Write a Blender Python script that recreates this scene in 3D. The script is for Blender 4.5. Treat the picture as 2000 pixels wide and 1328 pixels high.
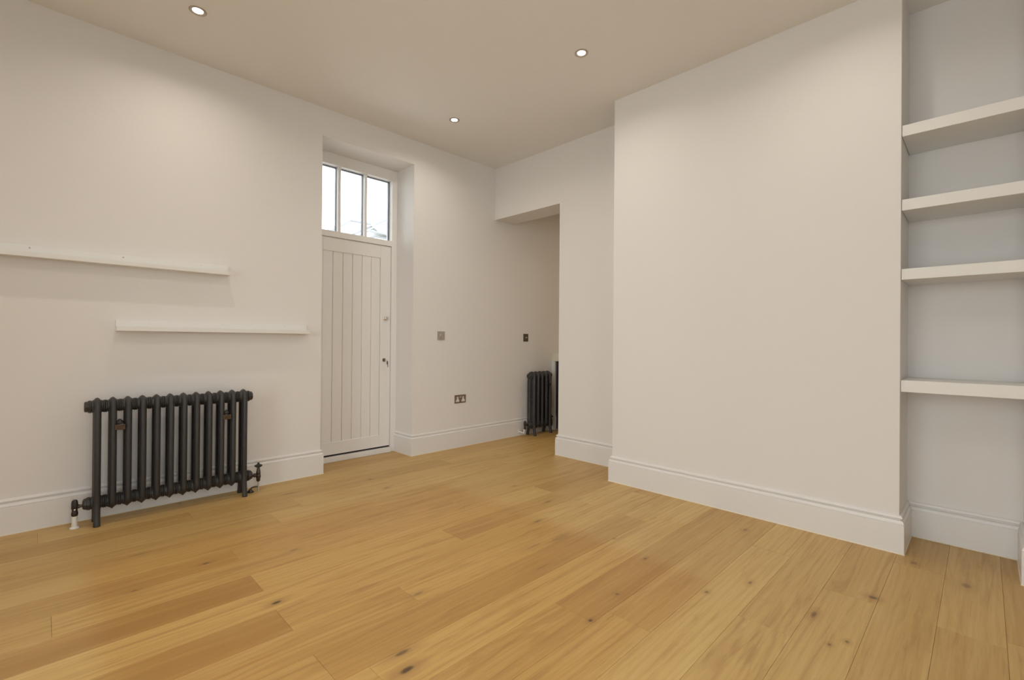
import bpy, bmesh, math, random
from mathutils import Vector, Matrix

for o in list(bpy.data.objects):
    bpy.data.objects.remove(o)
scene = bpy.context.scene
COL = scene.collection
rnd = random.Random(7)

# ------------------------------------------------------------------ dimensions (metres)
H = 1.05                                   # camera height
XL = -3.678                                # left wall face
YF = 3.4027                                # wall with the opening (and alcove back)
YC = 3.0622                                # chimney breast face
XO = -2.7903                               # right side of the opening
XC0, XC1 = -1.9839, -0.2961                # chimney breast
XA = 0.1411                                # right side of the alcove
ZC = 2.8794                                # ceiling
ZB = 2.3377                                # underside of the beam over the opening
TW = 0.2735                                # thickness of the opening wall
RD = 0.2824                                # depth of the door recess
R0, R1, RT = 1.5538, 2.3968, 2.6582        # door recess along the wall, and its top
XR, YB = 1.35, -2.1                        # right and back wall faces
YH = 4.95                                  # far wall of the kitchen passage
XH = 0.6                                   # right end of the kitchen passage

# ------------------------------------------------------------------ camera
cam = bpy.data.cameras.new('camera')
cam.sensor_fit = 'HORIZONTAL'
cam.sensor_width = 36.0
cam.lens = 920.0706 / 2000 * 36.0
cam.clip_start = 0.02
cam_o = bpy.data.objects.new('camera', cam)
COL.objects.link(cam_o)
yaw, pit, rol = (math.radians(a) for a in (45.0295, 0.1699, 0.4541))
F = Vector((-math.sin(yaw) * math.cos(pit), math.cos(yaw) * math.cos(pit), math.sin(pit)))
R = Vector((math.cos(yaw), math.sin(yaw), 0))
U = R.cross(F)
Rv = R * math.cos(rol) + U * math.sin(rol)
Uv = -R * math.sin(rol) + U * math.cos(rol)
m = Matrix((Rv, Uv, -F)).transposed().to_4x4()
m.translation = Vector((0, 0, H))
cam_o.matrix_world = m
scene.camera = cam_o

# ------------------------------------------------------------------ sky, daylight portals, exposure
SKY = 5.0
LAMP_W = 3.4
PASSAGE_W = 5.0
PASSAGE_COL = (1.0, 0.78, 0.52)
LAMP_COL = (1.0, 0.895, 0.785)
world = bpy.data.worlds.new('overcast_sky')
scene.world = world
world.use_nodes = True
bg = world.node_tree.nodes['Background']
bg.inputs[0].default_value = (0.945, 0.975, 1.0, 1)
bg.inputs[1].default_value = SKY

WX0, WX1, WZ0, WZ1 = -1.9, 0.95, 0.15, 2.50     # unseen back window, enlarged into garden doors for more daylight
SY0, SY1 = -0.55, 0.75                          # unseen side window, added to brighten the left wall and door


def portal(name, loc, rot, sx, sy):
    l = bpy.data.lights.new(name, 'AREA')
    l.shape = 'RECTANGLE'
    l.size, l.size_y = sx, sy
    l.cycles.is_portal = True
    o = bpy.data.objects.new(name, l)
    o.location = loc
    o.rotation_euler = rot
    COL.objects.link(o)


portal('daylight_portal_window', ((WX0 + WX1) / 2, YB - 0.16, (WZ0 + WZ1) / 2), (math.radians(90), 0, 0), WX1 - WX0, WZ1 - WZ0)
portal('daylight_portal_side', (XR + 0.16, (SY0 + SY1) / 2, (WZ0 + WZ1) / 2), (0, math.radians(90), 0), WZ1 - WZ0, SY1 - SY0)
portal('daylight_portal_transom', (XL - RD - 0.085, (R0 + R1) / 2, 2.27), (0, math.radians(-90), 0), 0.6, 0.76)

vs = scene.view_settings
vs.view_transform = 'Standard'
vs.look = 'None'
vs.gamma = 1.0
vs.exposure = -0.04
vs.use_curve_mapping = False


# ------------------------------------------------------------------ materials
def new_mat(name):
    mt = bpy.data.materials.new(name)
    mt.use_nodes = True
    nt = mt.node_tree
    return mt, nt, nt.nodes['Principled BSDF']


def N(nt, kind, **kw):
    n = nt.nodes.new(kind)
    for k, v in kw.items():
        setattr(n, k, v)
    return n


def math_n(nt, op, a, b=None, c=None, clamp=False):
    n = N(nt, 'ShaderNodeMath', operation=op)
    n.use_clamp = clamp
    for i, v in enumerate((a, b, c)):
        if v is None:
            continue
        if isinstance(v, (int, float)):
            n.inputs[i].default_value = v
        else:
            nt.links.new(v, n.inputs[i])
    return n.outputs[0]


def mix_c(nt, fac, a, b, mode='MIX'):
    n = N(nt, 'ShaderNodeMix', data_type='RGBA', blend_type=mode)
    for sock, v in ((n.inputs[0], fac), (n.inputs[6], a), (n.inputs[7], b)):
        if isinstance(v, (int, float)):
            sock.default_value = v
        elif isinstance(v, tuple):
            sock.default_value = (*v, 1)
        else:
            nt.links.new(v, sock)
    return n.outputs[2]


def smooth_n(nt, v, a, b, lo=0.0, hi=1.0):
    n = N(nt, 'ShaderNodeMapRange', interpolation_type='SMOOTHSTEP')
    nt.links.new(v, n.inputs[0])
    for i, x in enumerate((a, b, lo, hi)):
        n.inputs[1 + i].default_value = x
    return n.outputs[0]


def plain(name, col, rough=0.5, metal=0.0, bump=0.0, bscale=60.0, var=0.0, spec=0.5):
    mt, nt, p = new_mat(name)
    p.inputs['Roughness'].default_value = rough
    p.inputs['Metallic'].default_value = metal
    p.inputs['Specular IOR Level'].default_value = spec
    tc = N(nt, 'ShaderNodeTexCoord')
    nz = N(nt, 'ShaderNodeTexNoise')
    nz.inputs['Scale'].default_value = bscale
    nz.inputs['Detail'].default_value = 4
    nt.links.new(tc.outputs['Object'], nz.inputs['Vector'])
    c2 = tuple(max(0, x * (1 - var)) for x in col)
    nt.links.new(mix_c(nt, nz.outputs[0], col, c2), p.inputs['Base Color'])
    if bump:
        b = N(nt, 'ShaderNodeBump')
        b.inputs['Strength'].default_value = bump
        b.inputs['Distance'].default_value = 0.002
        nt.links.new(nz.outputs[0], b.inputs['Height'])
        nt.links.new(b.outputs[0], p.inputs['Normal'])
    return mt


M = {}
M['wall'] = plain('wall_emulsion', (0.835, 0.812, 0.792), 0.75, bump=0.05, bscale=180, var=0.015, spec=0.3)
M['ceiling'] = plain('ceiling_emulsion', (0.86, 0.84, 0.81), 0.85, bump=0.04, bscale=180, var=0.015, spec=0.2)
M['trim'] = plain('satin_white_trim', (0.83, 0.815, 0.80), 0.38, bump=0.02, bscale=90, var=0.02)
M['shelf'] = plain('shelf_white_paint', (0.84, 0.83, 0.80), 0.45, bump=0.03, bscale=90, var=0.02)
M['caulk'] = plain('cream_sealant', (0.80, 0.72, 0.58), 0.5)
M['door'] = plain('door_white_paint', (0.87, 0.855, 0.835), 0.42, bump=0.03, bscale=70, var=0.02)
M['iron'] = plain('cast_iron_charcoal', (0.058, 0.056, 0.056), 0.42, 0.25, bump=0.5, bscale=260, var=0.35)
M['rust'] = plain('rusty_stay', (0.115, 0.070, 0.038), 0.6, 0.2, bump=0.3, bscale=200, var=0.5)
M['bronze'] = plain('dark_bronze_valve', (0.10, 0.085, 0.072), 0.3, 0.8, bump=0.1, bscale=150, var=0.3)
M['valve_black'] = plain('black_valve_cap', (0.035, 0.030, 0.028), 0.4, 0.1, bump=0.2, bscale=150, var=0.3)
M['bezel'] = plain('nickel_bezel', (0.46, 0.40, 0.34), 0.45, 0.15)
M['chrome'] = plain('chrome', (0.72, 0.71, 0.70), 0.18, 1.0)
M['steel'] = plain('brushed_steel', (0.52, 0.47, 0.42), 0.45, 0.45, bscale=120, var=0.12)
M['bronze_plate'] = plain('antique_bronze_plate', (0.27, 0.19, 0.125), 0.42, 0.25, bscale=90, var=0.2)
M['plate_dark'] = plain('dark_bronze_plate', (0.115, 0.095, 0.062), 0.42, 0.25, bscale=90, var=0.2)
M['white_plastic'] = plain('white_plastic', (0.80, 0.78, 0.74), 0.35)
M['black_plastic'] = plain('black_plastic', (0.02, 0.02, 0.024), 0.4)
M['gap'] = plain('dark_door_gap', (0.03, 0.024, 0.02), 0.8)
M['subfloor'] = plain('brown_wood_subfloor', (0.20, 0.11, 0.04), 0.8)  # brown wood slab under the boards, seen in their joints
M['seal_shade'] = plain('seal_and_rebate_shade', (0.10, 0.105, 0.13), 0.5)
M['dark_front'] = plain('charcoal_unit_front', (0.022, 0.022, 0.026), 0.35, var=0.1)
M['cream'] = plain('cream_worktop', (0.80, 0.76, 0.64), 0.35, var=0.03, bscale=40)
M['slate'] = plain('grey_roof_slates', (0.40, 0.42, 0.44), 0.7, bump=0.4, bscale=12, var=0.2)
M['lead'] = plain('grey_roof_verge', (0.25, 0.26, 0.275), 0.6, var=0.2)
M['render'] = plain('pale_house_render', (0.86, 0.86, 0.85), 0.8, var=0.06, bscale=8)
M['paving'] = plain('pale_bounce_paving', (0.74, 0.72, 0.68), 0.9, var=0.12, bscale=5)  # kept pale so the unseen yards bounce daylight up to the ceiling


def glass_mat():
    mt, nt, p = new_mat('window_glass')
    nt.nodes.remove(p)
    out = nt.nodes['Material Output']
    tr = N(nt, 'ShaderNodeBsdfTransparent')
    tr.inputs[0].default_value = (0.97, 0.985, 0.98, 1)
    gl = N(nt, 'ShaderNodeBsdfGlossy')
    gl.inputs['Roughness'].default_value = 0.02
    lw = N(nt, 'ShaderNodeFresnel')
    lw.inputs[0].default_value = 1.45
    mx = N(nt, 'ShaderNodeMixShader')
    nt.links.new(lw.outputs[0], mx.inputs[0])
    nt.links.new(tr.outputs[0], mx.inputs[1])
    nt.links.new(gl.outputs[0], mx.inputs[2])
    nt.links.new(mx.outputs[0], out.inputs[0])
    return mt


M['glass'] = glass_mat()


def emit_mat():
    mt, nt, p = new_mat('lit_lamp_lens')
    p.inputs['Base Color'].default_value = (0.9, 0.9, 0.9, 1)
    p.inputs['Emission Color'].default_value = (1.0, 0.95, 0.88, 1)
    p.inputs['Emission Strength'].default_value = 14.0
    return mt


M['lamp'] = emit_mat()

# knots of the oak boards: floor x, y, half length along the board, half width, strength
KNOTS = [(-1.296, .833, .030, .014, 1), (-1.378, .866, .034, .012, .75), (-1.991, .672, .022, .010, 1), (-2.568, .554, .020, .008, .9),
         (-.32, 2.447, .016, .017, .8), (-.461, 2.129, .030, .010, .7), (-1.655, 1.11, .028, .010, .5), (-1.044, 1.472, .012, .007, .9),
         (-1.077, 1.707, .012, .009, .6), (-1.158, 2.083, .014, .006, .8), (-2.493, .281, .014, .007, .6), (-.822, 1.993, .012, .008, .6),
         (-.72, 2.207, .018, .008, .6), (-3.343, 1.204, .040, .006, .8), (-3.271, 1.765, .012, .008, .8), (-2.999, 1.746, .020, .010, .5),
         (-2.016, 2.358, .030, .010, .5), (-2.405, 2.441, .014, .008, .5), (-.337, 2.019, .010, .007, .7), (-.377, 1.955, .010, .006, .7),
         (-2.43, .90, .026, .012, .45), (-1.84, 2.06, .034, .008, .75), (-1.391, 2.175, .008, .005, .6), (-.945, 2.807, .016, .010, .6),
         (-.233, 2.973, .022, .018, .5), (-1.45, 1.67, .055, .006, .35), (-.05, 2.86, .03, .016, .5), (-2.9, .35, .05, .01, .35),
         (-1.63, 1.80, .06, .010, .30), (-1.60, 1.98, .09, .035, .30)]


def oak_mat():
    mt, nt, p = new_mat('oiled_oak')
    L = nt.links
    tc = N(nt, 'ShaderNodeTexCoord')
    geo = N(nt, 'ShaderNodeNewGeometry')
    oi = N(nt, 'ShaderNodeObjectInfo')
    tone = N(nt, 'ShaderNodeAttribute', attribute_type='OBJECT', attribute_name='tone').outputs['Fac']
    # board coordinates, shifted per board so that no two share the grain
    off = math_n(nt, 'MULTIPLY', oi.outputs['Random'], 37.0)
    cmb = N(nt, 'ShaderNodeCombineXYZ')
    for i in range(3):
        L.new(off, cmb.inputs[i])
    va = N(nt, 'ShaderNodeVectorMath', operation='ADD')
    L.new(tc.outputs['Object'], va.inputs[0])
    L.new(cmb.outputs[0], va.inputs[1])

    def mapped(sx, sy, sz):
        mp = N(nt, 'ShaderNodeMapping')
        mp.inputs['Scale'].default_value = (sx, sy, sz)
        L.new(va.outputs[0], mp.inputs[0])
        return mp.outputs[0]

    def noise(vec, scale, detail, rough=0.55, dist=0.0):
        n = N(nt, 'ShaderNodeTexNoise')
        L.new(vec, n.inputs['Vector'])
        n.inputs['Scale'].default_value = scale
        n.inputs['Detail'].default_value = detail
        n.inputs['Roughness'].default_value = rough
        n.inputs['Distortion'].default_value = dist
        return n.outputs[0]

    streak = noise(mapped(26, 1.5, 26), 1.0, 6, 0.62, 0.9)        # long streaks
    fleck = noise(mapped(9, 0.9, 9), 1.0, 5, 0.65, 1.6)           # brown heartwood patches
    pores = noise(mapped(240, 7, 240), 1.0, 3, 0.7)               # fine pores
    cloud = noise(mapped(4.5, 1.1, 4.5), 1.0, 3, 0.5, 0.4)         # broad clouding
    wv = N(nt, 'ShaderNodeTexWave', wave_type='RINGS', rings_direction='Y')
    L.new(mapped(7.5, 0.55, 7.5), wv.inputs['Vector'])
    wv.inputs['Scale'].default_value = 2.2
    wv.inputs['Distortion'].default_value = 11.0
    wv.inputs['Detail'].default_value = 4
    wv.inputs['Detail Scale'].default_value = 0.55
    ring = wv.outputs['Fac']

    light = (0.675, 0.465, 0.175)
    mid = (0.585, 0.372, 0.128)
    dark = (0.43, 0.240, 0.070)
    c = mix_c(nt, smooth_n(nt, tone, 0.0, 1.0), light, dark)
    c = mix_c(nt, math_n(nt, 'MULTIPLY', smooth_n(nt, cloud, 0.35, 0.72), 0.55), c, mid)
    c = mix_c(nt, math_n(nt, 'MULTIPLY', smooth_n(nt, streak, 0.5, 0.72), 0.62), c, (0.40, 0.225, 0.075))
    c = mix_c(nt, math_n(nt, 'MULTIPLY', smooth_n(nt, streak, 0.5, 0.25), 0.35), c, (0.72, 0.515, 0.235))
    c = mix_c(nt, math_n(nt, 'MULTIPLY', smooth_n(nt, fleck, 0.54, 0.76), 0.6), c, (0.43, 0.235, 0.075))
    c = mix_c(nt, math_n(nt, 'MULTIPLY', smooth_n(nt, ring, 0.45, 0.95), 0.13), c, (0.36, 0.20, 0.065))
    # cathedral figure: bands across the board, bent into arches
    spo = N(nt, 'ShaderNodeSeparateXYZ')
    L.new(va.outputs[0], spo.inputs[0])
    bend = noise(mapped(5.5, 0.75, 5.5), 1.0, 2.5, 0.5, 0.2)
    ph = math_n(nt, 'ADD', math_n(nt, 'MULTIPLY', spo.outputs[0], 150.0), math_n(nt, 'MULTIPLY', bend, 62.0))
    wob0 = noise(mapped(60, 14, 60), 1.0, 2)
    ph = math_n(nt, 'ADD', ph, math_n(nt, 'MULTIPLY', wob0, 3.0))
    band = math_n(nt, 'MULTIPLY_ADD', math_n(nt, 'SINE', ph), 0.5, 0.5)
    where = smooth_n(nt, noise(mapped(4, 0.8, 4), 1.0, 2), 0.42, 0.66)
    c = mix_c(nt, math_n(nt, 'MULTIPLY', math_n(nt, 'MULTIPLY', smooth_n(nt, band, 0.35, 1.0), where), 0.27), c, (0.37, 0.205, 0.065))
    c = mix_c(nt, math_n(nt, 'MULTIPLY', smooth_n(nt, pores, 0.52, 0.78), 0.34), c, (0.30, 0.16, 0.055))
    # floor-wide coordinates: the unfaded patch a rug has left, and the knots
    sp = N(nt, 'ShaderNodeSeparateXYZ')
    L.new(geo.outputs['Position'], sp.inputs[0])
    fx, fy = sp.outputs[0], sp.outputs[1]
    patch = math_n(nt, 'MULTIPLY', smooth_n(nt, fy, 0.09, 0.20), smooth_n(nt, fy, 2.16, 2.02))
    patch = math_n(nt, 'MULTIPLY', patch, smooth_n(nt, fx, -0.78, -0.92))
    patch = math_n(nt, 'MULTIPLY', patch, smooth_n(nt, fx, -3.0, -2.75))
    c = mix_c(nt, math_n(nt, 'MULTIPLY', patch, 0.55), c, mix_c(nt, 1.0, c, (0.86, 0.72, 0.50), 'MULTIPLY'))
    wob = noise(geo.outputs['Position'], 26.0, 2)
    wob2 = math_n(nt, 'MULTIPLY', math_n(nt, 'SUBTRACT', wob, 0.5), 0.9)
    tot_core, tot_halo = None, None
    for kx, ky, a, b, s in KNOTS:
        dx = math_n(nt, 'MULTIPLY', math_n(nt, 'SUBTRACT', fx, kx), 1 / b)
        dy = math_n(nt, 'MULTIPLY', math_n(nt, 'SUBTRACT', fy, ky), 1 / a)
        d = math_n(nt, 'SQRT', math_n(nt, 'ADD', math_n(nt, 'MULTIPLY', dx, dx), math_n(nt, 'MULTIPLY', dy, dy)))
        d = math_n(nt, 'ADD', d, wob2)
        core = math_n(nt, 'MULTIPLY', smooth_n(nt, d, 1.15, 0.35), s)
        halo = math_n(nt, 'MULTIPLY', smooth_n(nt, d, 3.6, 0.8), s)
        tot_core = core if tot_core is None else math_n(nt, 'MAXIMUM', tot_core, core)
        tot_halo = halo if tot_halo is None else math_n(nt, 'MAXIMUM', tot_halo, halo)
    c = mix_c(nt, math_n(nt, 'MULTIPLY', tot_halo, 0.5), c, (0.30, 0.155, 0.05))
    c = mix_c(nt, math_n(nt, 'MULTIPLY', tot_core, 0.85), c, (0.055, 0.033, 0.02))
    L.new(c, p.inputs['Base Color'])
    r = math_n(nt, 'MULTIPLY_ADD', streak, 0.14, 0.36)
    L.new(r, p.inputs['Roughness'])
    p.inputs['Specular IOR Level'].default_value = 0.42
    b = N(nt, 'ShaderNodeBump')
    b.inputs['Strength'].default_value = 0.12
    b.inputs['Distance'].default_value = 0.0015
    L.new(math_n(nt, 'ADD', streak, math_n(nt, 'MULTIPLY', pores, -0.5)), b.inputs['Height'])
    L.new(b.outputs[0], p.inputs['Normal'])
    return mt


M['oak'] = oak_mat()


# ------------------------------------------------------------------ mesh helpers (world coordinates, shifted to the origin of the thing)
def link(o, parent=None):
    COL.objects.link(o)
    if parent is not None:
        o.parent = parent
    return o


def tag(o, label, cat=None, group=None, kind=None):
    o['label'] = label
    if cat:
        o['category'] = cat
    if group:
        o['group'] = group
    if kind:
        o['kind'] = kind
    return o


ORG = {}                                   # origin of a thing, kept by name for its parts


def thing(name, loc, label, cat, group=None):
    e = bpy.data.objects.new(name, None)
    e.empty_display_size = 0.05
    e.location = loc
    link(e)
    ORG[e.name] = Vector(loc)
    return tag(e, label, cat, group)


def origin(parent):
    return ORG.get(parent.name, Vector((0, 0, 0))) if parent is not None else None


class MB:
    def __init__(s):
        s.bm = bmesh.new()

    def box(s, lo, hi, bevel=0.0, seg=2):
        t = bmesh.new()
        v = [t.verts.new((x, y, z)) for x in (lo[0], hi[0]) for y in (lo[1], hi[1]) for z in (lo[2], hi[2])]
        for f in ((0, 1, 3, 2), (4, 6, 7, 5), (0, 4, 5, 1), (2, 3, 7, 6), (0, 2, 6, 4), (1, 5, 7, 3)):
            t.faces.new([v[i] for i in f])
        bmesh.ops.recalc_face_normals(t, faces=t.faces)
        if bevel:
            bmesh.ops.bevel(t, geom=list(t.edges), offset=bevel, segments=seg, profile=0.5, affect='EDGES')
        s._merge(t)
        return s

    def _merge(s, t):
        me = bpy.data.meshes.new('tmp')
        t.to_mesh(me)
        t.free()
        s.bm.from_mesh(me)
        bpy.data.meshes.remove(me)

    def rings(s, rings, closed=False, caps=True, wrap=True):
        """rings: lists of points of equal length, skinned one to the next"""
        rr = [[s.bm.verts.new(p) for p in r] for r in rings]
        n = len(rr[0])
        k = len(rr)
        for i in range(k if closed else k - 1):
            a, b = rr[i], rr[(i + 1) % k]
            for j in range(n if wrap else n - 1):
                j2 = (j + 1) % n
                try:
                    s.bm.faces.new((a[j], a[j2], b[j2], b[j]))
                except ValueError:
                    pass
        if caps and not closed:
            s.bm.faces.new(rr[0][::-1])
            s.bm.faces.new(rr[-1])
        return s

    def lathe(s, c, axis, prof, n=20):
        """prof: (distance along axis, radius)"""
        a = Vector(axis).normalized()
        u = a.orthogonal().normalized()
        w = a.cross(u)
        c = Vector(c)
        return s.rings([[c + a * d + (u * math.cos(2 * math.pi * j / n) + w * math.sin(2 * math.pi * j / n)) * max(r, 1e-4)
                         for j in range(n)] for d, r in prof])

    def tube(s, pts, r, n=12, closed=False):
        pts = [Vector(p) for p in pts]
        rs = r if isinstance(r, (list, tuple)) else [r] * len(pts)
        rings = []
        ref = None
        for i, p in enumerate(pts):
            a = pts[i - 1] if (i > 0 or closed) else p
            b = pts[(i + 1) % len(pts)] if (i < len(pts) - 1 or closed) else p
            d = (b - a).normalized()
            if ref is None:
                ref = d.orthogonal().normalized()
            ref = (ref - d * ref.dot(d)).normalized()
            w = d.cross(ref)
            rings.append([p + (ref * math.cos(2 * math.pi * j / n) + w * math.sin(2 * math.pi * j / n)) * rs[i] for j in range(n)])
        return s.rings(rings, closed=closed)

    def build(s, name, mat, parent=None, org=None, smooth=False, angle=35):
        bmesh.ops.recalc_face_normals(s.bm, faces=s.bm.faces)
        o0 = Vector(org) if org is not None else (origin(parent) if parent is not None else Vector((0, 0, 0)))
        bmesh.ops.translate(s.bm, verts=s.bm.verts, vec=-o0)
        me = bpy.data.meshes.new(name)
        s.bm.to_mesh(me)
        s.bm.free()
        me.materials.append(M[mat])
        if smooth:
            me.shade_smooth()
            me.set_sharp_from_angle(angle=math.radians(angle))
        o = bpy.data.objects.new(name, me)
        if parent is None:
            o.location = o0
        link(o, parent)
        ORG[o.name] = o0 if parent is None else origin(parent)
        return o


def struct(o, label):
    o['kind'] = 'structure'
    o['label'] = label
    return o


# ------------------------------------------------------------------ the shell
mb = MB()                                                       # left wall with the door recess
TL = 0.40
mb.box((XL - TL, YB - 0.3, -0.02), (XL, R0, ZC + 0.02))
mb.box((XL - TL, R1, -0.02), (XL, YH + 0.2, ZC + 0.02))
mb.box((XL - TL, R0, RT), (XL, R1, ZC + 0.02))
struct(mb.build('wall_left', 'wall'), 'white left wall with a deep recess holding the entrance door')

mb = MB()                                                       # wall with the opening, header above it
mb.box((XO, YF, -0.02), (XC0 + 0.1, YF + TW, ZC + 0.02))
mb.box((XL, YF, ZB), (XO, YF + TW, ZC + 0.02))
struct(mb.build('wall_far', 'wall'), 'white wall with the beam over the opening to the kitchen passage')

mb = MB()
mb.box((XC0, YC, -0.02), (XC1, YF + TW, ZC + 0.02), bevel=0.003)
struct(mb.build('wall_chimney', 'wall'), 'plain white chimney breast projecting into the room')

mb = MB()
mb.box((XC1, YF - 0.004, -0.02), (XA + 0.02, YF + TW, ZC + 0.02))
struct(mb.build('wall_alcove', 'wall'), 'white back wall of the shelved alcove')
mb = MB()
mb.box((XA, YC, -0.02), (XR + 0.3, YF + TW, ZC + 0.02), bevel=0.003)
struct(mb.build('wall_alcove_right', 'wall'), 'white wall to the right of the shelved alcove')
mb = MB()
mb.box((XR, YB - 0.3, -0.02), (XR + 0.3, SY0, ZC + 0.02))
mb.box((XR, SY1, -0.02), (XR + 0.3, YC, ZC + 0.02))
mb.box((XR, SY0, -0.02), (XR + 0.3, SY1, WZ0))
mb.box((XR, SY0, WZ1), (XR + 0.3, SY1, ZC + 0.02))
struct(mb.build('wall_right', 'wall'), 'white side wall to the right of the camera')
mb = MB()
mb.box((XL, YB - 0.3, -0.02), (WX0, YB, ZC + 0.02))
mb.box((WX1, YB - 0.3, -0.02), (XR, YB, ZC + 0.02))
mb.box((WX0, YB - 0.3, -0.02), (WX1, YB, WZ0))
mb.box((WX0, YB - 0.3, WZ1), (WX1, YB, ZC + 0.02))
struct(mb.build('wall_back', 'wall'), 'white wall behind the camera with garden doors added for daylight')
mb = MB()
mb.box((XL, YH, -0.02), (XH + 0.2, YH + 0.2, ZC + 0.02))
struct(mb.build('wall_passage_end', 'wall'), 'white far wall of the kitchen passage')
mb = MB()
mb.box((XH, YF + TW, -0.02), (XH + 0.2, YH, ZC + 0.02))
struct(mb.build('wall_passage_right', 'wall'), 'white end wall of the kitchen passage')
mb = MB()
mb.box((XL - TL, YB - 0.3, ZC), (XR + 0.3, YH + 0.2, ZC + 0.15))
struct(mb.build('ceiling', 'ceiling'), 'plain white ceiling with recessed downlights')

# unseen back window, enlarged for daylight: frame, meeting rail, glazing bar, two panes
wroot = bpy.data.objects.new('window_2', None)
wroot.location = ((WX0 + WX1) / 2, YB - 0.1, WZ0)
link(wroot)
ORG[wroot.name] = Vector(wroot.location)
struct(wroot, 'unseen white framed garden doors behind the camera, enlarged from a window for daylight')
mb = MB()
fw = 0.06
y0, y1 = YB - 0.14, YB - 0.08
xm = (WX0 + WX1) / 2
mb.box((WX0, y0, WZ0), (WX0 + fw, y1, WZ1)).box((WX1 - fw, y0, WZ0), (WX1, y1, WZ1))
mb.box((WX0 + fw, y0, WZ0), (WX1 - fw, y1, WZ0 + fw)).box((WX0 + fw, y0, WZ1 - fw), (WX1 - fw, y1, WZ1))
mb.box((xm - 0.03, y0, WZ0 + fw), (xm + 0.03, y1, WZ1 - fw))
mb.build('window_frame', 'trim', wroot)
for a, b in ((WX0 + fw, xm - 0.03), (xm + 0.03, WX1 - fw)):
    MB().box((a, YB - 0.115, WZ0 + fw), (b, YB - 0.109, WZ1 - fw)).build('window_pane', 'glass', wroot)

sroot = bpy.data.objects.new('window_3', None)
sroot.location = (XR + 0.1, (SY0 + SY1) / 2, WZ0)
link(sroot)
ORG[sroot.name] = Vector(sroot.location)
struct(sroot, 'unseen white framed side window added to light the left wall and door')
mb = MB()
x0, x1, ym = XR + 0.08, XR + 0.14, (SY0 + SY1) / 2
mb.box((x0, SY0, WZ0), (x1, SY0 + fw, WZ1)).box((x0, SY1 - fw, WZ0), (x1, SY1, WZ1))
mb.box((x0, SY0 + fw, WZ0), (x1, SY1 - fw, WZ0 + fw)).box((x0, SY0 + fw, WZ1 - fw), (x1, SY1 - fw, WZ1))
mb.box((x0, ym - 0.03, WZ0 + fw), (x1, ym + 0.03, WZ1 - fw))
mb.build('window_frame', 'trim', sroot)
for a, b in ((SY0 + fw, ym - 0.03), (ym + 0.03, SY1 - fw)):
    MB().box((XR + 0.109, a, WZ0 + fw), (XR + 0.115, b, WZ1 - fw)).build('window_pane', 'glass', sroot)

# ------------------------------------------------------------------ floor: slab and single oak boards
floor = struct(MB().box((XL - TL, YB - 0.3, -0.15), (XR + 0.3, YH + 0.2, -0.0155)).build('floor', 'subfloor'),
               'wide oiled oak floorboards running parallel to the left wall')
PW = 0.182
ENDS = {0: 2.37, 1: 1.05, 2: 2.39, 3: 1.91, 4: 0.75, 5: 1.57, 6: 1.47, 7: 2.62, 8: 0.65, 9: 2.95, 10: 0.652, 11: 1.58, 12: 0.665,
        13: 1.90, 14: 0.675, 15: 1.528, 16: 0.985, 17: 1.176, 18: 0.636, 19: 1.86}
TONES = {(12, 0): 0.85, (10, 0): 0.80, (14, 0): 0.62, (18, 0): 0.7, (16, 0): 0.6, (17, 0): 0.5, (11, 1): 0.55, (8, 1): 0.58, (8, 0): 0.35,
         (6, 0): 0.45, (5, 1): 0.45, (6, 1): 0.62, (4, 0): 0.16, (4, 1): 0.12, (3, 1): 0.3, (3, 0): 0.3, (2, 1): 0.48, (2, 0): 0.3,
         (9, 0): 0.22, (13, 0): 0.3, (10, 1): 0.3, (12, 1): 0.18, (16, 1): 0.22, (7, 0): 0.2, (15, 0): 0.35, (15, 1): 0.3, (14, 1): 0.42,
         (17, 1): 0.35, (18, 1): 0.55, (1, 0): 0.3, (1, 1): 0.42, (0, 0): 0.5, (0, 1): 0.35, (5, 0): 0.3}
PL = 1.866
for row in range(-8, 21):
    xb = -0.12 - PW * row                  # left edge of row = xb - PW ... row 0 spans (-.12 .. .062)
    xa, xz = xb, xb + PW
    if xa < XL - 0.05:
        xa = XL - 0.02
    if xz <= XL or xa >= XR:
        continue
    e = ENDS.get(row, rnd.uniform(0, PL))
    ks = range(-4, 5)
    for k in ks:
        ya, yb = e + (k - 1) * PL, e + k * PL
        ya, yb = max(ya, YB - 0.02), min(yb, YH + 0.02)
        if yb - ya < 0.08:
            continue
        if ya < R1 and yb > R0 and False:
            pass
        g = 0.0003
        cx, cy = (xa + xz) / 2, (ya + yb) / 2
        mb = MB().box((xa + g, ya + g, -0.015), (min(xz, XR + 0.02) - g, yb - g, 0.0), bevel=0.0007, seg=1)
        me_o = mb.build('plank', 'oak', None, org=(cx, cy, 0))
        me_o.parent = floor
        t = TONES.get((row, k))
        me_o['tone'] = float(t if t is not None else min(0.75, max(0.05, rnd.gauss(0.36, 0.17))))
# boards inside the door recess
for a, b in ((XL - RD + 0.07, XL - 0.02 - 0.001),):
    mb = MB().box((XL - RD - 0.02, R0 - 0.0, -0.015), (XL - 0.021, R1, 0.0), bevel=0.0007, seg=1)
    o = mb.build('plank', 'oak', None, org=((a + b) / 2, (R0 + R1) / 2, 0))
    o.parent = floor
    o['tone'] = 0.6

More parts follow.
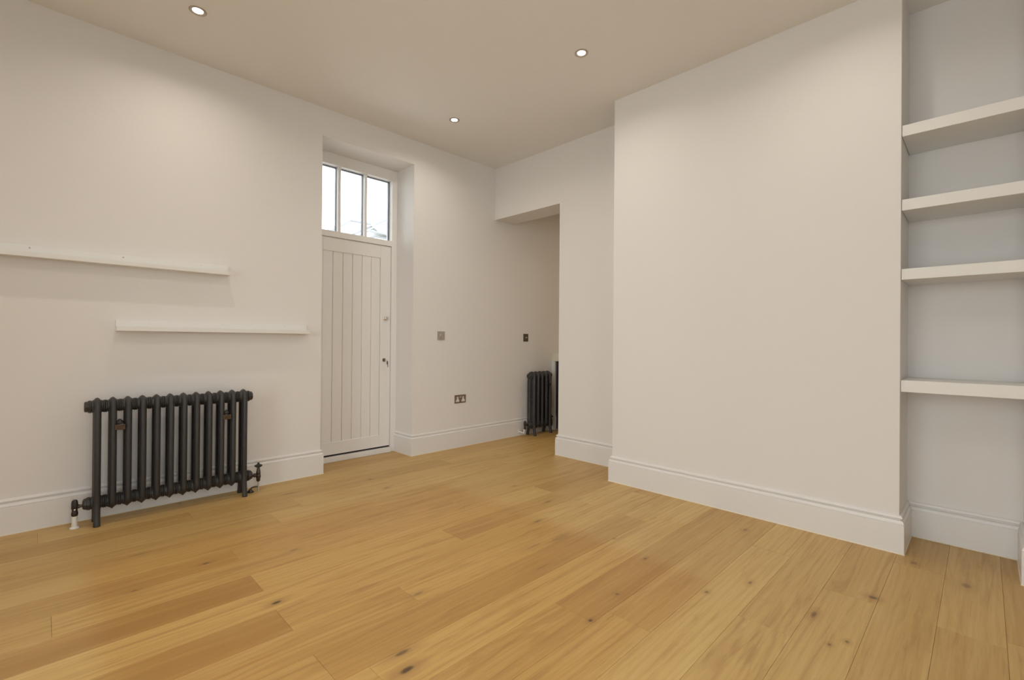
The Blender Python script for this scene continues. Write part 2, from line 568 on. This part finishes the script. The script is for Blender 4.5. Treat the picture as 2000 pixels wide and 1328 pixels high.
# ------------------------------------------------------------------ skirting boards, swept with mitred corners
PROF = [(0, 0), (0.020, 0), (0.020, 0.1430), (0.0165, 0.1445), (0.0165, 0.1480), (0.0195, 0.1495), (0.0190, 0.155), (0.0170, 0.160), (0.0135, 0.1640),
        (0.0095, 0.1660), (0.0052, 0.1672), (0.0052, 0.1720), (0.0105, 0.1735), (0.0128, 0.177), (0.0125, 0.182), (0.0095, 0.187), (0.004, 0.190), (0, 0.190)]
CAULK = [(0.0, 0.0), (0.0225, 0.0), (0.0225, 0.0025), (0.0185, 0.0065), (0.0, 0.0065)]


def sweep(path, prof):
    """path: plan points with the room to the RIGHT of the walking direction"""
    pts = [Vector((x, y, 0)) for x, y in path]
    rings = []
    for i, p in enumerate(pts):
        ns = []
        if i > 0:
            d = (p - pts[i - 1]).normalized()
            ns.append(Vector((d.y, -d.x, 0)))
        if i < len(pts) - 1:
            d = (pts[i + 1] - p).normalized()
            ns.append(Vector((d.y, -d.x, 0)))
        if len(ns) == 2:
            b = (ns[0] + ns[1])
            b = b / (1 + ns[0].dot(ns[1]))
        else:
            b = ns[0]
        rings.append([p + b * o + Vector((0, 0, z)) for o, z in prof])
    return rings


def skirting(name, path, label):
    o = MB().rings(sweep(path, PROF)).build(name, 'trim', smooth=True, angle=28)
    struct(o, label)
    c = MB().rings(sweep(path, CAULK)).build('sealant_bead', 'caulk', o)
    c['label'] = 'thin cream sealant line'


skirting('baseboard_left', [(XL, YB), (XL, R0), (XL - RD, R0)], 'moulded white skirting board behind the large radiator')
skirting('baseboard_left_passage', [(XL - RD, R1), (XL, R1), (XL, 4.345)], 'moulded white skirting board between the door and the passage')
skirting('baseboard_far', [(XO, YF + TW), (XO, YF), (XC0, YF), (XC0, YC), (XC1, YC), (XC1, YF - 0.004), (XA, YF - 0.004), (XA, YC), (XR, YC), (XR, YB)][::1],
         'moulded white skirting board around the chimney breast and alcove')

# ------------------------------------------------------------------ entrance door, frame and transom window
XD = XL - RD                                # room-side face of the frame
ZG0, ZG1 = 1.99, 2.556                      # transom glass
DY0, DY1 = R0 + 0.058, 2.337                # door leaf
GL = ((1.630, 1.819), (1.843, 2.067), (2.091, 2.335))

fr = MB()                                   # frame: two jambs, head, transom rail
fr.box((XD - 0.10, R0, 0), (XD, DY0, RT), bevel=0.002)
fr.box((XD - 0.10, DY1 + 0.003, 0), (XD, R1, RT), bevel=0.002)
fr.box((XD - 0.10, DY0, ZG1 + 0.004), (XD, DY1 + 0.003, RT), bevel=0.002)
fr.box((XD - 0.10, DY0, 1.938), (XD + 0.002, DY1 + 0.003, ZG0), bevel=0.003)
fo = fr.build('trim_1', 'door')
struct(fo, 'white door frame with transom rail in the recess')
MB().box((XD - 0.10, DY0, 0.0), (XD + 0.018, DY1 + 0.003, 0.045), bevel=0.004).build('threshold', 'trim', fo)

win = bpy.data.objects.new('window_1', None)
win.location = (XD - 0.06, (R0 + R1) / 2, ZG0)
link(win)
ORG[win.name] = Vector(win.location)
struct(win, 'three-pane transom window over the entrance door')
for a, b in GL:
    MB().box((XD - 0.053, a - 0.006, ZG0 - 0.004), (XD - 0.047, b + 0.006, ZG1 + 0.006)).build('window_pane', 'glass', win)
    sp_ = MB()
    sp_.box((XD - 0.074, b - 0.006, ZG0 - 0.004), (XD - 0.054, b + 0.006, ZG1 + 0.006)).box((XD - 0.074, a - 0.006, ZG0 - 0.004), (XD - 0.054, a + 0.004, ZG1 + 0.006))
    sp_.box((XD - 0.074, a + 0.004, ZG1 - 0.005), (XD - 0.054, b - 0.006, ZG1 + 0.006)).box((XD - 0.074, a + 0.004, ZG0 - 0.004), (XD - 0.054, b - 0.006, ZG0 + 0.003))
    sp_.build('seal_shade_strip', 'seal_shade', win)  # dark strips: glazing seals plus the outer rebate's shade, put into the colour
for a, b in ((GL[0][1], GL[1][0]), (GL[1][1], GL[2][0])):
    MB().box((XD - 0.075, a, ZG0), (XD - 0.012, b, ZG1 + 0.004), bevel=0.004).build('glazing_bar', 'door', win)
MB().box((XD - 0.075, DY0, ZG0), (XD - 0.012, GL[0][0], ZG1 + 0.004)).build('glazing_bead', 'door', win)

door = thing('door_1', (XD, (DY0 + DY1) / 2, 0.0), 'white boarded entrance door below the transom window', None)
door['kind'] = 'structure'
lf = MB()
xa, xb = XD - 0.058, XD - 0.010             # leaf sits a little behind the face of the frame
PY0, PY1, PZ0, PZ1 = 1.688, 2.232, 0.168, 1.818
lf.box((xa, DY0 + 0.003, 0.060), (xb, PY0, 1.934), bevel=0.0025)
lf.box((xa, PY1, 0.060), (xb, DY1, 1.934), bevel=0.0025)
lf.box((xa, PY0, 0.060), (xb, PY1, PZ0), bevel=0.0025)
lf.box((xa, PY0, PZ1), (xb, PY1, 1.934), bevel=0.0025)
lf.build('door_frame', 'door', door)
bw = (PY1 - PY0) / 6
b0 = None
for i in range(6):
    o = MB().box((xa + 0.01, PY0 + i * bw + 0.0012, PZ0 - 0.005), (xb - 0.008, PY0 + (i + 1) * bw - 0.0012, PZ1 + 0.005), bevel=0.004, seg=1).build('board', 'door', door)
MB().box((xa + 0.012, PY0 - 0.01, PZ0 - 0.01), (xa + 0.018, PY1 + 0.01, PZ1 + 0.01)).build('board_backing', 'gap', door)
MB().box((XD - 0.07, DY0, 0.044), (XD - 0.02, DY1, 0.0605)).build('draught_gap', 'gap', door)
# night latch and keyhole with a key
lk = MB().lathe((xb, 2.282, 1.255), (1, 0, 0), [(0, 0.020), (0.006, 0.020), (0.008, 0.015), (0.014, 0.013), (0.020, 0.017), (0.028, 0.018), (0.032, 0.013), (0.033, 0.001)], 20).build('door_lock', 'chrome', door, smooth=True)
MB().box((xb + 0.032, 2.268, 1.2525), (xb + 0.037, 2.296, 1.2575), bevel=0.001).build('thumb_turn', 'chrome', lk)
kh = MB().lathe((xb, 2.272, 0.867), (1, 0, 0), [(0, 0.016), (0.005, 0.016), (0.010, 0.011), (0.014, 0.009), (0.0145, 0.001)], 18).build('keyhole', 'plate_dark', door, smooth=True)
key = MB()
key.box((xb + 0.014, 2.2705, 0.860), (xb + 0.034, 2.2735, 0.874), bevel=0.001)
key.tube([(xb + 0.03, 2.275 + 0.010 * math.cos(t), 0.862 + 0.010 * math.sin(t)) for t in [i * math.pi / 6 for i in range(12)]], 0.0014, 6, closed=True)
key.build('key', 'chrome', kh, smooth=True)
MB().box((xb + 0.026, 2.286, 0.826), (xb + 0.032, 2.297, 0.856), bevel=0.002).box((xb + 0.0275, 2.2935, 0.800), (xb + 0.0305, 2.2985, 0.828), bevel=0.001).build('key_fob', 'black_plastic', kh)

# ------------------------------------------------------------------ picture ledges on the left wall


def ledge(y0, y1, zb, screws, label):
    t = thing('picture_ledge', (XL, (y0 + y1) / 2, zb), label, 'shelf', 'picture ledges on the left wall')
    MB().box((XL, y0, zb), (XL + 0.078, y1, zb + 0.026), bevel=0.0015).build('ledge_board', 'shelf', t)
    up = MB().box((XL, y0, zb + 0.0262), (XL + 0.016, y1, zb + 0.067), bevel=0.0015).build('back_strip', 'shelf', t)
    for ys, zs, m_ in screws:
        MB().lathe((XL + 0.016, ys, zs), (1, 0, 0), [(0, 0.0042), (0.0012, 0.0040), (0.0018, 0.0022), (0.0019, 0.0003)], 12).build('screw', m_, up, smooth=True)


ledge(-0.28, 0.903, 1.482, [(-0.049, 1.537, 'steel'), (0.345, 1.537, 'steel'), (0.748, 1.537, 'white_plastic')], 'upper white picture ledge, running out of view to the left')
ledge(0.313, 1.436, 1.094, [(0.469, 1.149, 'white_plastic'), (0.873, 1.147, 'white_plastic'), (1.275, 1.147, 'white_plastic')], 'lower white picture ledge, close to the door recess')

# ------------------------------------------------------------------ alcove shelves
for za, zb, lab in ((2.100, 2.156, 'thick white alcove shelf, topmost of the four'), (1.725, 1.781, 'thick white alcove shelf, second from the top'),
                    (1.376, 1.431, 'thick white alcove shelf, third from the top'), (0.811, 0.870, 'thick white alcove shelf, lowest of the four')):
    o = MB().box((XC1 + 0.0015, YC + 0.008, za), (XA - 0.0015, YF - 0.005, zb), bevel=0.002).build('alcove_shelf', 'shelf', org=((XC1 + XA) / 2, (YC + YF) / 2, za))
    tag(o, lab, 'shelf', 'alcove shelves')

# ------------------------------------------------------------------ switches and socket


def plate(name, y0, y1, z0, z1, mat, label, cat):
    t = thing(name, (XL, (y0 + y1) / 2, z0), label, cat)
    MB().box((XL, y0, z0), (XL + 0.006, y1, z1), bevel=0.0012).build('face_plate', mat, t)
    return t


t = plate('light_switch', 2.667, 2.752, 1.058, 1.141, 'steel', 'square brushed steel dimmer switch beside the door recess', 'switch')
MB().lathe((XL + 0.006, 2.7095, 1.0995), (1, 0, 0), [(0, 0.019), (0.010, 0.018), (0.012, 0.0165), (0.0122, 0.001)], 24).build('dimmer_knob', 'steel', t, smooth=True)
for dy in (-0.030, 0.030):
    MB().lathe((XL + 0.006, 2.7095 + dy, 1.0995), (1, 0, 0), [(0, 0.0035), (0.0008, 0.0032), (0.001, 0.0003)], 10).build('screw', 'plate_dark', t, smooth=True)
t = plate('light_switch', 3.854, 3.931, 1.050, 1.136, 'plate_dark', 'dark bronze switch with a pale toggle above the small radiator', 'switch')
MB().lathe((XL + 0.006, 3.8925, 1.094), (1, 0, 0), [(0, 0.010), (0.003, 0.009), (0.004, 0.005), (0.018, 0.0065), (0.021, 0.004), (0.0215, 0.0004)], 16).build('toggle', 'chrome', t, smooth=True)
t = plate('power_socket', 2.880, 3.020, 0.434, 0.515, 'bronze_plate', 'double bronze power socket above the skirting board', 'socket')
for cy in (2.915, 2.985):
    w = MB()
    w.box((XL + 0.006, cy - 0.021, 0.448), (XL + 0.0075, cy + 0.021, 0.468), bevel=0.0007)
    w.box((XL + 0.006, cy - 0.010, 0.4675), (XL + 0.0075, cy + 0.010, 0.497), bevel=0.0007)
    ins = w.build('socket_insert', 'white_plastic', t)
    for a_, b_, c_, d_ in ((-0.0025, 0.0025, 0.480, 0.490), (-0.015, -0.008, 0.456, 0.460), (0.008, 0.015, 0.456, 0.460)):
        MB().box((XL + 0.0074, cy + a_, c_), (XL + 0.0080, cy + b_, d_)).build('pin_slot', 'black_plastic', ins)
for cy in (2.944, 2.956):
    MB().box((XL + 0.006, cy - 0.0045, 0.484), (XL + 0.0095, cy + 0.0045, 0.504), bevel=0.001).build('rocker', 'steel', t)

# ------------------------------------------------------------------ cast iron column radiators
PITCH = 0.0676
RZ0, RZ1 = 0.078, 0.712                     # bottom and top of a section
HUBB, HUBT = 0.122, 0.664                   # centre heights of the two hubs


def section_mesh():
    mb = MB()
    cx, cz0, cz1, rc = 0.034, RZ0 + 0.024, RZ1 - 0.024, 0.030
    pts = []
    for (qx, qz, a0) in ((cx - rc, cz1 - rc, 0), (-cx + rc, cz1 - rc, 90), (-cx + rc, cz0 + rc, 180), (cx - rc, cz0 + rc, 270)):
        for i in range(7):
            a = math.radians(a0 + 15 * i)
            pts.append((qx + rc * math.cos(a), qz + rc * math.sin(a)))
    n = 14
    rings = []
    k = len(pts)
    for i in range(k):
        p, a, b = pts[i], pts[i - 1], pts[(i + 1) % k]
        d = Vector((b[0] - a[0], 0, b[1] - a[1])).normalized()
        nrm = Vector((d.z, 0, -d.x))
        rings.append([Vector((p[0], 0, p[1])) + nrm * (0.0245 * math.cos(2 * math.pi * j / n)) + Vector((0, 0.0168, 0)) * math.sin(2 * math.pi * j / n) for j in range(n)])
    mb.rings(rings, closed=True)
    prof = []
    for i in range(25):
        y = -PITCH / 2 + PITCH * i / 24
        u = abs(y) / (PITCH / 2)
        r = 0.032 + 0.0185 * max(0.0, 1 - u / 0.8) ** 1.5
        if u > 0.80:
            r = 0.0365 if u < 0.95 else 0.033
        prof.append((y, r))
    for z in (HUBB, HUBT):
        mb.lathe((0, 0, z), (0, 1, 0), prof, 24)
    mb.tube([(-0.030, 0, 0.40), (0.030, 0, 0.40)], 0.011, 10)      # link between the two columns
    bmesh.ops.recalc_face_normals(mb.bm, faces=mb.bm.faces)
    me = bpy.data.meshes.new('radiator_section')
    mb.bm.to_mesh(me)
    mb.bm.free()
    me.materials.append(M['iron'])
    me.shade_smooth()
    me.set_sharp_from_angle(angle=math.radians(50))
    return me


def foot_mesh(sx):
    mb = MB()
    rings = []
    for x, z, rx, ry in ((0.036, 0.140, 0.022, 0.0165), (0.039, 0.095, 0.021, 0.0165), (0.046, 0.058, 0.0175, 0.0160), (0.052, 0.030, 0.0155, 0.0155),
                         (0.056, 0.012, 0.0165, 0.0160), (0.057, 0.004, 0.0175, 0.0170), (0.057, 0.0, 0.0155, 0.0155)):
        rings.append([(sx * (x + rx * math.cos(2 * math.pi * j / 12)), ry * math.sin(2 * math.pi * j / 12), z) for j in range(12)])
    mb.rings(rings)
    bmesh.ops.recalc_face_normals(mb.bm, faces=mb.bm.faces)
    me = bpy.data.meshes.new('radiator_foot')
    mb.bm.to_mesh(me)
    mb.bm.free()
    me.materials.append(M['iron'])
    me.shade_smooth()
    me.set_sharp_from_angle(angle=math.radians(50))
    return me


SEC = section_mesh()
FOOT = {s: foot_mesh(s) for s in (-1, 1)}


def radiator(x, ys, n, label):
    yc = ys + PITCH * (n - 1) / 2
    t = thing('column_radiator', (x, yc, 0), label, 'radiator', 'cast iron column radiators')
    for i in range(n):
        o = bpy.data.objects.new('section', SEC)
        link(o, t)
        o.location = (0, ys + i * PITCH - yc, 0)
    for i in (0, n - 1):
        for s in (-1, 1):
            o = bpy.data.objects.new('foot', FOOT[s])
            link(o, t)
            o.location = (0, ys + i * PITCH - yc, 0)
    ye = ys + (n - 1) * PITCH
    for y, s in ((ys - PITCH / 2, -1), (ye + PITCH / 2, 1)):
        MB().lathe((x, y, HUBT), (0, s, 0), [(-0.002, 0.034), (0.004, 0.034), (0.006, 0.030), (0.018, 0.029), (0.021, 0.024), (0.0215, 0.001)], 8).build('end_plug', 'iron', t)
        MB().lathe((x, y, HUBB), (0, s, 0), [(-0.002, 0.036), (0.006, 0.036), (0.008, 0.032), (0.018, 0.030), (0.024, 0.022), (0.0245, 0.001)], 8).build('end_bush', 'iron', t)
    return t, ys - PITCH / 2, ye + PITCH / 2


RX = -3.542
rad, ya, yb = radiator(RX, 0.226, 12, 'long charcoal cast iron radiator under the picture ledges')
# wall stays between sections 2/3 and 10/11
for i, yst in enumerate((0.226 + 1.5 * PITCH - 0.006, 0.226 + 9.5 * PITCH - 0.008)):
    st = MB().box((RX + 0.058, yst - 0.024, 0.528), (RX + 0.064, yst + 0.024, 0.558), bevel=0.002).build('wall_stay', 'rust', rad)
    st['label'] = 'rusty brown wall stay'
    MB().tube([(XL + 0.002, yst, 0.548), (RX + 0.070, yst, 0.548)], 0.005, 10).build('stay_rod', 'valve_black', st, smooth=True)
    MB().lathe((RX + 0.064, yst, 0.5435), (1, 0, 0), [(0, 0.010), (0.004, 0.010), (0.0045, 0.006), (0.006, 0.006), (0.0065, 0.001)], 6).build('nut', 'rust', st)
    MB().lathe((RX + 0.045, yst, 0.560), (0, 0, 1), [(0, 0.012), (0.006, 0.017), (0.016, 0.017), (0.022, 0.009), (0.028, 0.006), (0.029, 0.001)], 12).build('wing_nut', 'valve_black', st, smooth=True)


# lockshield valve on the left: tail, body with cap, white pipe sleeve
def lockshield(parent, x, y, ye, z, white):
    v = MB().lathe((x, y, 0.066), (0, 0, 1), [(0, 0.011), (0.006, 0.0145), (0.018, 0.0150), (0.026, 0.0125), (0.036, 0.0120), (0.044, 0.0150), (0.070, 0.0145), (0.084, 0.0125), (0.090, 0.008), (0.0905, 0.001)], 18).build('valve_body', 'valve_black', parent, smooth=True)
    s = 1 if ye > y else -1
    MB().lathe((x, y, z), (0, s, 0), [(0.008, 0.0055), (abs(ye - y) * 0.30, 0.0055), (abs(ye - y) * 0.34, 0.0105), (abs(ye - y) * 0.52, 0.0115), (abs(ye - y) * 0.56, 0.008), (abs(ye - y), 0.008)], 12).build('valve_tail', 'bronze', v, smooth=True)
    MB().lathe((x + 0.0135, y, z - 0.012), (1, 0, 0), [(0, 0.005), (0.003, 0.004), (0.0032, 0.0005)], 10).build('drain_screw', 'chrome', v, smooth=True)
    if white:
        MB().lathe((x, y, 0.0), (0, 0, 1), [(0, 0.021), (0.005, 0.021), (0.010, 0.0135), (0.034, 0.0125), (0.067, 0.0115)], 16).build('pipe_sleeve', 'white_plastic', parent, smooth=True)
    return v


lockshield(rad, RX, 0.137, ya - 0.018, HUBB - 0.005, True)


# wheel-head valve on the right: tail, vase-shaped body, wheel
def wheel_valve(parent, x, y, ye, z, pipe=True):
    v = MB().lathe((x, y, 0.066), (0, 0, 1), [(0, 0.004), (0.004, 0.010), (0.014, 0.013), (0.022, 0.012), (0.030, 0.015), (0.044, 0.016), (0.050, 0.012), (0.056, 0.0145), (0.070, 0.0135),
                                              (0.088, 0.0095), (0.100, 0.0085), (0.104, 0.011)], 18).build('valve_body', 'bronze', parent, smooth=True)
    w = MB().lathe((x, y, 0.166), (0, 0, 1), [(0, 0.010), (0.004, 0.019), (0.008, 0.0245), (0.013, 0.0245), (0.017, 0.019), (0.019, 0.009), (0.026, 0.007), (0.030, 0.0075), (0.033, 0.004), (0.0332, 0.0005)], 20)
    w.build('hand_wheel', 'valve_black', v, smooth=True)
    s = 1 if ye > y else -1
    L_ = abs(ye - y)
    MB().lathe((x, y, z), (0, s, 0), [(0.008, 0.006), (L_ * 0.30, 0.006), (L_ * 0.34, 0.013), (L_ * 0.62, 0.0135), (L_ * 0.66, 0.009), (L_, 0.009)], 12).build('valve_tail', 'bronze', v, smooth=True)
    if pipe:
        MB().tube([(x, y, 0.0), (x, y, 0.068)], 0.0055, 10).build('copper_pipe', 'steel', parent, smooth=True)
    return v


wheel_valve(rad, RX, 1.069, yb + 0.018, HUBB - 0.008)
MB().lathe((RX - 0.01, 1.022, 0.0), (0, 0, 1), [(0, 0.022), (0.006, 0.022), (0.014, 0.012), (0.022, 0.008), (0.024, 0.001)], 14).build('floor_collar', 'bronze', rad, smooth=True)
MB().tube([(RX - 0.01, 1.022, 0.018), (RX - 0.01, 1.030, 0.030), (RX - 0.006, 1.048, 0.034), (RX, 1.069, 0.034)], 0.0055, 10).build('pipe_elbow', 'bronze', rad, smooth=True)

R2X = -3.580
rad2, y2a, y2b = radiator(R2X, 3.893, 5, 'short charcoal cast iron radiator beside the kitchen passage opening')
MB().tube([(XL + 0.018, 3.776, 0.046), (R2X - 0.012, 3.776, 0.040), (R2X - 0.003, 3.776, 0.042), (R2X, 3.776, 0.050), (R2X, 3.776, 0.082)], 0.0085, 12).build('supply_pipe', 'white_plastic', rad2, smooth=True)
MB().lathe((XL + 0.018, 3.776, 0.046), (1, 0, 0), [(0, 0.022), (0.004, 0.021), (0.007, 0.012), (0.0075, 0.001)], 18).build('pipe_collar', 'white_plastic', rad2, smooth=True)
v2 = MB().lathe((R2X, 3.790, 0.078), (0, 0, 1), [(0, 0.011), (0.02, 0.014), (0.036, 0.012), (0.044, 0.015), (0.075, 0.014), (0.092, 0.010), (0.094, 0.001)], 16).build('valve_body', 'valve_black', rad2, smooth=True)
MB().tube([(R2X, 3.79, HUBB), (R2X, y2a - 0.012, HUBB)], 0.009, 10).build('valve_tail', 'bronze', v2, smooth=True)
MB().lathe((R2X + 0.013, 3.790, 0.108), (1, 0, 0), [(0, 0.005), (0.003, 0.004), (0.0032, 0.0005)], 10).build('drain_screw', 'chrome', v2, smooth=True)
wheel_valve(rad2, R2X + 0.010, 4.225, y2b + 0.018, HUBB, True)
st = MB().box((R2X + 0.058, 3.893 + 2.5 * PITCH + 0.025, 0.548), (R2X + 0.064, 3.893 + 3.5 * PITCH + 0.01, 0.570), bevel=0.002).build('wall_stay', 'valve_black', rad2)
MB().tube([(XL + 0.002, 3.893 + 3.2 * PITCH, 0.560), (R2X + 0.070, 3.893 + 3.2 * PITCH, 0.560)], 0.005, 10).build('stay_rod', 'valve_black', st, smooth=True)

# ------------------------------------------------------------------ kitchen unit in the passage
ku = thing('kitchen_unit', (-3.2, 4.64, 0), 'cream-topped kitchen unit with a dark front beyond the small radiator', 'kitchen unit')
KY = 4.345
MB().box((XL + 0.001, KY + 0.012, 0.848), (-2.4, YH - 0.001, 0.912), bevel=0.002).build('upstand', 'cream', ku)
MB().box((XL + 0.0005, KY - 0.006, 0.818), (-2.4, YH - 0.001, 0.8485), bevel=0.004).build('worktop', 'cream', ku)
MB().box((XL + 0.001, KY, 0.0), (-3.6195, YH - 0.001, 0.8175), bevel=0.002).build('end_panel', 'trim', ku)
MB().rings(sweep([(XL + 0.001, KY), (-3.6195, KY), (-3.6195, KY + 0.10)], [(o_ * 0.7, z) for o_, z in PROF])).build('plinth_moulding', 'trim', ku, smooth=True, angle=28)
MB().box((-3.619, KY + 0.035, 0.0), (-2.42, YH - 0.001, 0.8175), bevel=0.002).build('unit_body', 'dark_front', ku)
for i in range(2):
    dd = MB().box((-3.612 + i * 0.595, KY + 0.016, 0.012), (-3.612 + (i + 1) * 0.595 - 0.004, KY + 0.035, 0.812), bevel=0.002).build('unit_door', 'dark_front', ku)
    MB().tube([(-3.612 + i * 0.595 + 0.5, KY + 0.016, 0.62), (-3.612 + i * 0.595 + 0.5, KY - 0.006, 0.63), (-3.612 + i * 0.595 + 0.5, KY - 0.006, 0.75), (-3.612 + i * 0.595 + 0.5, KY + 0.016, 0.76)], 0.005, 8).build('handle', 'steel', dd, smooth=True)

# ------------------------------------------------------------------ recessed downlights
LABELS = {(0, 1): 'lit round downlight above the picture ledges, nearest the camera', (0, 2): 'lit round downlight near the door recess and far corner',
          (1, 2): 'lit round downlight in front of the chimney breast', (0, 0): 'lit round downlight beyond the left end of the upper picture ledge',
          (1, 0): 'lit round downlight over the added garden doors behind the camera', (2, 0): 'lit round downlight in the corner behind the camera',
          (1, 1): 'lit round downlight over the middle of the oak floor', (2, 1): 'lit round downlight directly over the camera',
          (2, 2): 'lit round downlight in front of the shelved alcove'}
SPOTS = [(lx, ly, LABELS.get((i, j), 'lit round ceiling downlight outside the picture'), LAMP_W) for i, lx in enumerate((-3.103, -1.806, -0.50)) for j, ly in enumerate((-1.2, 0.603, 2.405))]
SPOTS += [(-2.3, 4.66, 'unseen downlight added over the dark-fronted kitchen unit to light the passage', PASSAGE_W), (-0.8, 4.66, 'unseen downlight added at the hidden end of the passage for light', PASSAGE_W)]  # unseen warm lamps, added to lift the dim passage
for lx, ly, lab, watt in SPOTS:
    t = thing('downlight', (lx, ly, ZC), lab, 'downlight', 'recessed ceiling downlights')
    MB().lathe((lx, ly, ZC), (0, 0, -1), [(-0.002, 0.043), (0.003, 0.0425), (0.0055, 0.039), (0.0055, 0.036), (0.001, 0.0262), (-0.0015, 0.0255)], 32).build('bezel', 'bezel', t, smooth=True)
    MB().lathe((lx, ly, ZC), (0, 0, -1), [(0.0000, 0.0258), (0.0012, 0.0250), (0.0022, 0.019), (0.0025, 0.001)], 28).build('lamp_lens', 'lamp', t, smooth=True)
    l = bpy.data.lights.new('downlight_beam', 'AREA')
    l.shape = 'DISK'
    l.size = 0.048
    l.energy = watt
    l.color = LAMP_COL if watt == LAMP_W else PASSAGE_COL
    l.spread = math.radians(155)
    lo = bpy.data.objects.new('downlight_beam', l)
    link(lo, t)
    lo.location = (0, 0, -0.008)

# ------------------------------------------------------------------ the street outside the transom


# hipped house behind: front slope and left hip seen over the transom rail
ha = thing('house', (-18.0, 9.5, -0.2), 'pale house with a hipped slate roof seen through the middle transom pane', 'house', 'houses across the street')
MB().box((-21.2, 6.4, -0.2), (-14.9, 13.2, 4.16)).build('house_wall', 'render', ha)
RA, RB = (-17.9, 8.66, 5.70), (-17.9, 11.2, 5.70)
E0, E1, E2, E3 = (-14.6, 6.05, 4.14), (-14.6, 13.5, 4.14), (-21.5, 13.5, 4.14), (-21.5, 6.05, 4.14)


def slab(name, pts, mat, par, th=0.10):
    v = [Vector(p) for p in pts]
    n = (v[1] - v[0]).cross(v[2] - v[0]).normalized()
    if n.z < 0:
        n = -n
    return MB().rings([[p for p in v], [p + n * th for p in v]]).build(name, mat, par)


slab('roof_slope', (E0, E1, RB, RA), 'slate', ha)
slab('roof_slope', (E1, E2, RB), 'slate', ha)
slab('roof_slope', (E2, E3, RA, RB), 'slate', ha)
slab('roof_slope', (E3, E0, RA), 'slate', ha)
for p, q in ((E0, RA), (RA, RB), (RB, E1)):
    MB().tube([Vector(p) + Vector((0, 0, 0.12)), Vector(q) + Vector((0, 0, 0.12))], 0.07, 8).build('ridge_tiles', 'lead', ha, smooth=True)
# gabled house in front: raking verge, lean-to roof with gutter
hb = thing('house', (-13.6, 8.9, -0.2), 'pale gabled house with a lean-to slate roof seen through the right transom pane', 'house', 'houses across the street')
GP, GLo, GRo = (8.9, 5.50), (6.95, 4.36), (10.85, 4.36)
MB().rings([[(x, 7.25, -0.2), (x, 10.6, -0.2), (x, 10.6, 4.45), (x, GP[0], GP[1] - 0.08), (x, 7.25, 4.45)] for x in (-14.4, -14.0)]).build('house_wall', 'render', hb)
for lo in (GLo, GRo):
    slab('roof_slope', ((-14.5, lo[0], lo[1]), (-13.95, lo[0], lo[1]), (-13.95, GP[0], GP[1]), (-14.5, GP[0], GP[1])), 'lead', hb, 0.06)
MB().rings([[(-13.4, y, 4.42), (-13.4, y, 4.47), (-13.98, y, 4.82), (-13.98, y, 4.74)] for y in (7.50, 10.3)]).build('lean_to_roof', 'slate', hb)
MB().tube([(-13.36, 7.10, 4.41), (-13.36, 10.4, 4.41)], 0.035, 8).build('gutter', 'lead', hb, smooth=True)
MB().box((-13.95, 7.35, 4.28), (-13.5, 10.2, 4.33)).build('fascia', 'lead', hb)
MB().box((-13.95, 7.4, -0.2), (-13.55, 10.1, 4.28)).build('house_wall', 'render', hb)
gr = MB().box((-40, -12, -0.4), (XL - TL - 0.02, 30, -0.2)).build('ground', 'paving')
tag(gr, 'grey paved street outside the entrance door', 'street', kind='structure')
gs = MB().box((XR + 0.32, YB - 0.32, -0.4), (16, 14, -0.2)).build('ground', 'paving')
tag(gs, 'unseen pale paved side yard bouncing daylight in at the side window', 'yard', kind='structure')
gb = MB().box((-14, -25, -0.4), (16, YB - 0.32, -0.2)).build('ground', 'paving')
tag(gb, 'unseen pale paved yard bouncing daylight in at the back window', 'yard', kind='structure')
